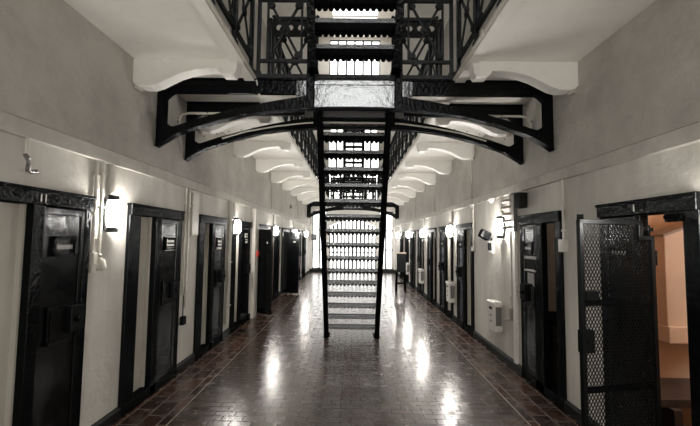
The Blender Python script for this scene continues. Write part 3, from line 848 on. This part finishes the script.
# ------------------------------------------------------------------ conduits, boxes and fittings on the walls
def conduit(s, pts, r, label, name='conduit', clips=True, group='painted wall conduits'):
    """pts: (y, z, standoff)"""
    P = [(s*(WX - d), y, z) for y, z, d in pts]
    root = empty(name, P[0], label, 'pipe', group)
    b = MB(); b.tube(P, r, 8); b.build('tube', M['pipe'], root, smooth=True)
    if clips:
        for (y0, z0, d0), (y1, z1, d1) in zip(pts, pts[1:]):
            if abs(z1 - z0) > .5:
                for t in (.15, .5, .85):
                    b = MB(); z = z0 + (z1-z0)*t; b.box(s*WX, s*(WX - d0 - r*1.15), y0 - r*1.6, y0 + r*1.6, z - .008, z + .008); b.build('clip', M['pipe'], root)
    return root
conduit(-1, [(3.045, 2.2, .02), (3.045, 1.35, .02)], .011, 'thin cream conduit just beyond the number 11 door')
conduit(-1, [(3.105, 2.2, .028), (3.105, 1.46, .028), (3.105, 1.44, .05)], .014, 'thicker cream pipe ending in a small tap left of the nearest lamp')
b = MB(); b.box(-WX, -WX+.05, 3.02, 3.07, 1.38, 1.47); b.tube([(-WX+.03, 3.045, 1.37), (-WX+.03, 3.045, 1.31)], .02, 8)
single(b, 'junction_box', M['pipe'], (-WX, 3.045, 1.4), 'small cream junction box low on the pipe left of the nearest lamp', 'junction box', bevel=.004)
b = MB(); b.tube([(-WX+.02, 3.11, 1.42), (-WX+.06, 3.11, 1.40), (-WX+.075, 3.11, 1.34)], .022, 10); b.tube([(-WX+.02, 3.11, 1.335), (-WX+.08, 3.11, 1.335)], .012, 8)
single(b, 'tap', M['pipe'], (-WX, 3.11, 1.38), 'small cream tap at the foot of the pipe left of the lamp', 'tap', smooth=True)
conduit(-1, [(4.72, 2.2, .018), (4.72, .9, .018)], .012, 'thin cream conduit right of the second left door, nearer of the pair')
conduit(-1, [(4.80, 2.2, .022), (4.80, .75, .022)], .016, 'cream conduit right of the second left door, farther of the pair')
b = MB(); b.box(-WX, -WX+.035, 4.88, 5.08, 1.62, 2.16); single(b, 'cover_panel', M['pipe'], (-WX, 4.98, 1.62), 'flat cream cover panel between the second and third left doors', 'panel', bevel=.006)
w = empty('socket', (-WX, 4.75, .6), 'small black socket with a wire on the wall beyond the second left door', 'socket')
b = MB(); b.box(-WX, -WX+.05, 4.70, 4.78, .55, .65); b.build('box', M['dark'], w, bevel=.004)
b = MB(); b.tube([(-WX+.012, 4.76, .65), (-WX+.012, 4.76, 1.0)], .006, 6); b.build('wire', M['dark'], w)
conduit(-1, [(6.40, 2.2, .03), (6.40, .2, .03)], .035, 'thick cream downpipe right of the third left door')
b = MB(); b.box(-WX, -WX+.09, 7.86, 8.14, .0, 2.19); single(b, 'pilaster', M['wall'], (-WX, 8.0, 0), 'flat cream boxed-in pipe beside the fourth left door', 'boxing', bevel=.006)
b = MB(); b.box(-WX+.09, -WX+.13, 7.94, 8.04, 1.22, 1.34); b.tube([(-WX+.13, 7.99, 1.28), (-WX+.145, 7.99, 1.28)], .03, 10)
single(b, 'call_point', M['red'], (-WX+.09, 7.99, 1.22), 'small red call point on the cream boxing', 'call point', bevel=.004)
# hook with a dropper near the left edge
h = empty('wall_hook', (-WX, 2.38, 2.1), 'small grey hook on a cream conduit drop above the number 11 door', 'hook')
b = MB(); b.tube([(-WX+.018, 2.38, 2.2), (-WX+.018, 2.38, 2.09)], .013, 8); b.build('conduit', M['pipe'], h)
b = MB(); b.tube([(-WX+.02, 2.37, 2.095), (-WX+.045, 2.36, 2.07), (-WX+.05, 2.36, 2.03), (-WX+.04, 2.37, 2.0), (-WX+.03, 2.41, 1.995), (-WX+.03, 2.45, 2.005)], .014, 8); b.build('hook', M['grey'], h, smooth=True)
# droppers between the consoles and the ledge
for s in (-1, 1):
    for k in ((4, 7) if s < 0 else (2, 4, 6)):
        y = CY[k]
        conduit(s, [(y + .1, 2.32, .010), (y + .1, 3.0, .010)], .010, 'thin vertical pipe under the %s console of the %s gallery' % (ORD[k], SIDES[s]), clips=False)
# right wall
conduit(1, [(3.80 - .02, 2.2, .016), (3.78, 1.62, .016)], .013, 'thin cream conduit between the two open right cells')
b = MB(); b.box(WX, WX-.045, 3.73, 3.83, 1.50, 1.62); b.box(WX-.045, WX-.05, 3.75, 3.81, 1.53, 1.59)
single(b, 'junction_box', M['pipe'], (WX, 3.78, 1.5), 'cream switch box on the conduit between the open right cells', 'switch box', bevel=.004)
conduit(1, [(6.6, 2.2, .016), (6.6, 1.5, .016)], .014, 'thin cream conduit left of the dark camera housing, by third door')
b = MB(); b.box(WX, WX-.04, 6.56, 6.64, 1.42, 1.5); single(b, 'junction_box', M['pipe'], (WX, 6.6, 1.42), 'small cream box ending the conduit near the third right door', 'junction box', bevel=.004)
conduit(1, [(5.02, 2.2, .022), (5.02, .9, .022), (5.03, .62, .022), (5.25, .56, .022)], .02, 'cream pipe running down and bending to the nearest white box')
b = MB(); b.box(WX, WX-.05, 4.98, 5.06, .60, .75); single(b, 'pipe_valve', M['worn'], (WX, 5.02, .6), 'worn valve on the pipe above the floor beside nearest white box', 'valve', bevel=.005)
v = empty('pipe_manifold', (WX, 4.92, 1.7), 'grey vertical pipe manifold with stubs left of the second right door', 'pipe')
b = MB(); b.box(WX, WX-.05, 4.86, 5.0, 1.72, 2.19); b.build('trunk', M['grey'], v, bevel=.006)
for k in range(5):
    b = MB(); b.tube([(WX-.03, 4.96, 1.78 + .085*k), (WX-.10, 5.0, 1.77 + .085*k), (WX-.11, 5.06, 1.765 + .085*k)], .019, 8); b.build('stub', M['worn'], v, smooth=True)
b = MB(); b.box(WX, WX-.035, 4.88, 4.96, .1, 1.72); single(b, 'pipe_casing', M['ivory'], (WX, 4.92, .1), 'pale vertical pipe casing beside the second right door', 'casing', bevel=.004)
sp = empty('speaker', (WX, 4.62, 2.02), 'small black box speaker above the second right door', 'speaker')
b = MB(); b.box(WX-.015, WX-.11, 4.55, 4.70, 1.99, 2.17); b.build('cabinet', M['dark'], sp, bevel=.008)
b = MB(); b.box(WX, WX-.02, 4.60, 4.65, 2.04, 2.12); b.build('bracket', M['dark'], sp)
# dark camera housing beside the lamp
cm = empty('camera_housing', (WX, 5.72, 1.5), 'dark tilted camera housing on the wall beside the right lamp', 'camera')
b = MB(); b.box(WX, WX-.03, 5.68, 5.84, 1.42, 1.60); b.build('wall_plate', M['ivory'], cm, bevel=.004)
b = MB(); b.box(WX-.03, WX-.045, 5.70, 5.82, 1.46, 1.57); b.build('window', M['dark'], cm)
b = MB(); b.bar((WX-.0, 5.76, 1.62), (WX-.08, 5.76, 1.66), .03, .03); b.build('arm', M['dark'], cm)
b = MB(); b.bar((WX-.04, 5.78, 1.65), (WX-.17, 5.76, 1.72), .10, .12); b.build('housing', M['black'], cm, bevel=.008)
for y, lab in ((5.58, 'tiny white dome camera under the right ledge beside the lamp'), (6.5, 'tiny white dome camera under the right ledge by the third door')):
    d = empty('dome_camera', (WX-.06, y, 2.18), lab, 'camera')
    b = MB(); b.tube([(WX-.07, y, 2.20), (WX-.07, y, 2.175)], .04, 14); b.build('mount', M['ivory'], d)
    b = MB(); b.dome((WX-.07, y, 2.175), .034, (0, 0, -1), 14); b.build('dome', M['ivory'], d, smooth=True)
def wall_box(y, label):
    r = empty('wall_box', (WX, y, .35), label, 'box', 'white boxes low on the right wall')
    b = MB(); b.box(WX, WX-.13, y - .12, y + .12, .36, .76); b.build('body', M['ivory'], r, bevel=.022)
    b = MB(); b.box(WX-.01, WX-.142, y - .125, y + .125, .715, .77); b.build('lid', M['ivory'], r, bevel=.012)
    b = MB()
    for k in range(2): b.tube([(WX-.13, y - .03, .5 + .08*k), (WX-.136, y - .03, .5 + .08*k)], .014, 10)
    b.box(WX-.13, WX-.137, y - .06, y + .03, .66, .69); b.build('buttons', M['dark'], r)
    b = MB(); b.box(WX-.02, WX-.10, y - .127, y - .117, .45, .70); b.build('side_strip', M['grey'], r)
    return r
for k, y in enumerate((5.5, 7.95, 11.3, 14.15)):
    wall_box(y, 'white plastic box low on the right wall, %s from the camera' % ORD[k])
# conduits along the lip of the galleries
for s in (-1, 1):
    r = empty('edge_conduit', (s*GX, 0, GZ), 'pale conduit running along the lip of the %s gallery' % SIDES[s], 'pipe')
    b = MB(); b.tube([(s*(GX - .012), YR, GZ + .005), (s*(GX - .012), 17.2, GZ + .005)], .016, 8); b.build('tube', M['pipe'], r, smooth=True)
    b = MB()
    for k in range(16): b.box(s*(GX - .03), s*GX, 1.0 + k, 1.03 + k, GZ - .012, GZ + .024)
    b.build('clips', M['pipe'], r)
r = empty('drop_conduit', (-1.0, 3.98, 3.2), 'pale bent conduit dropping from the left gallery lip to the bridge girder', 'pipe')
b = MB(); b.tube([(-1.02, 3.95, 3.24), (-1.0, 3.96, 3.14), (-.985, 3.97, 3.06), (-.95, 3.98, 3.01), (-.88, 3.99, 2.985)], .012, 8); b.build('tube', M['pipe'], r, smooth=True)
r = empty('arch_conduit', (0, 4.66, 2.98), 'pale conduit running along the rear arch of the footbridge', 'pipe')
b = MB(); b.tube([(-1.6, 4.66, 2.80), (-1.3, 4.66, 2.89), (-.95, 4.66, 2.955), (-.6, 4.66, 3.0), (-.4, 4.66, 3.01), (.4, 4.66, 3.01), (.6, 4.66, 3.0), (.95, 4.66, 2.955), (1.3, 4.66, 2.89), (1.6, 4.66, 2.80)], .012, 8)
b.build('tube', M['pipe'], r, smooth=True)
for s in (-1, 1):
    r = empty('gallery_conduit', (s*1.9, 4.4, 3.1), 'pale bent conduit between the footbridge girders by the %s wall' % SIDES[s], 'pipe')
    b = MB(); b.tube([(s*2.02, 4.38, 2.75), (s*2.02, 4.38, 2.93), (s*1.98, 4.38, 3.0), (s*1.9, 4.38, 3.02), (s*1.3, 4.38, 3.02)], .014, 8); b.build('tube', M['pipe'], r, smooth=True)

# tall black stand at the far right
st = empty('chair', (1.50, 12.2, 0), 'tall narrow black chair with a pale top rail at the far right wall', 'chair')
cx, cy = 1.50, 12.2
for dx in (-.12, .12):
    for dy in (-.14, .14):
        b = MB(); b.bar((cx + dx*1.15, cy + dy*1.2, 0), (cx + dx, cy + dy, .62), .03, .03); b.build('leg', M['black'], st)
b = MB(); b.box(cx-.15, cx+.15, cy-.17, cy+.17, .60, .66); b.build('seat', M['dark'], st, bevel=.01)
b = MB(); b.box(cx-.14, cx+.14, cy-.165, cy-.13, .66, 1.17); b.build('backrest', M['dark'], st, bevel=.008)
b = MB(); b.box(cx-.15, cx+.15, cy-.17, cy-.125, 1.17, 1.21); b.build('top_rail', M['wood'], st, bevel=.006)
b = MB(); b.bar((cx-.13, cy-.15, .25), (cx+.13, cy-.15, .25), .02, .03); b.bar((cx-.13, cy+.15, .25), (cx+.13, cy+.15, .25), .02, .03); b.build('stretcher', M['black'], st)
# sign box by the far left
b = MB(); b.box(-1.98, -1.72, YF-.10, YF, 1.52, 1.82); b.box(-1.96, -1.74, YF-.11, YF-.10, 1.54, 1.80)
single(b, 'sign_box', M['dark'], (-1.85, YF, 1.52), 'small dark box on the far wall at the left', 'box', bevel=.006)
b = MB(); b.tube([(-WX+.0, 12.6, 2.62), (-WX+.06, 12.6, 2.62)], .06, 14); b.tube([(-WX+.06, 12.6, 2.62), (-WX+.08, 12.6, 2.62)], .03, 12)
single(b, 'alarm_bell', M['worn'], (-WX, 12.6, 2.62), 'small dark red alarm bell on the left wall above the ledge', 'bell', smooth=True)

for o in C.objects:
    if '_o' in o: del o['_o']

# ------------------------------------------------------------------ camera, world, view
F_PX = 390.0
cam = bpy.data.cameras.new('camera'); co = bpy.data.objects.new('camera', cam); C.objects.link(co)
cam.sensor_fit = 'HORIZONTAL'; cam.sensor_width = 36.0; cam.lens = F_PX/700*36
pitch = math.atan(26/F_PX); yaw = math.atan(3/F_PX); roll = math.radians(.7)
co.matrix_world = Matrix.Translation((0, 0, EYE)) @ Matrix.Rotation(yaw, 4, 'Z') @ Matrix.Rotation(PI/2 + pitch, 4, 'X') @ Matrix.Rotation(roll, 4, 'Z')
cam.clip_start = .05; cam.clip_end = 100
S.camera = co
w = bpy.data.worlds.new('world'); S.world = w; w.use_nodes = True
w.node_tree.nodes['Background'].inputs[0].default_value = (.8, .85, .9, 1); w.node_tree.nodes['Background'].inputs[1].default_value = .3
S.view_settings.view_transform = 'Standard'; S.view_settings.look = 'None'; S.view_settings.gamma = 1.0
S.view_settings.use_curve_mapping = False
S.view_settings.exposure = -0.45
try:
    S.cycles.use_denoising = True; S.cycles.max_bounces = 8; S.cycles.diffuse_bounces = 5; S.cycles.sample_clamp_indirect = 6.0
except Exception: pass
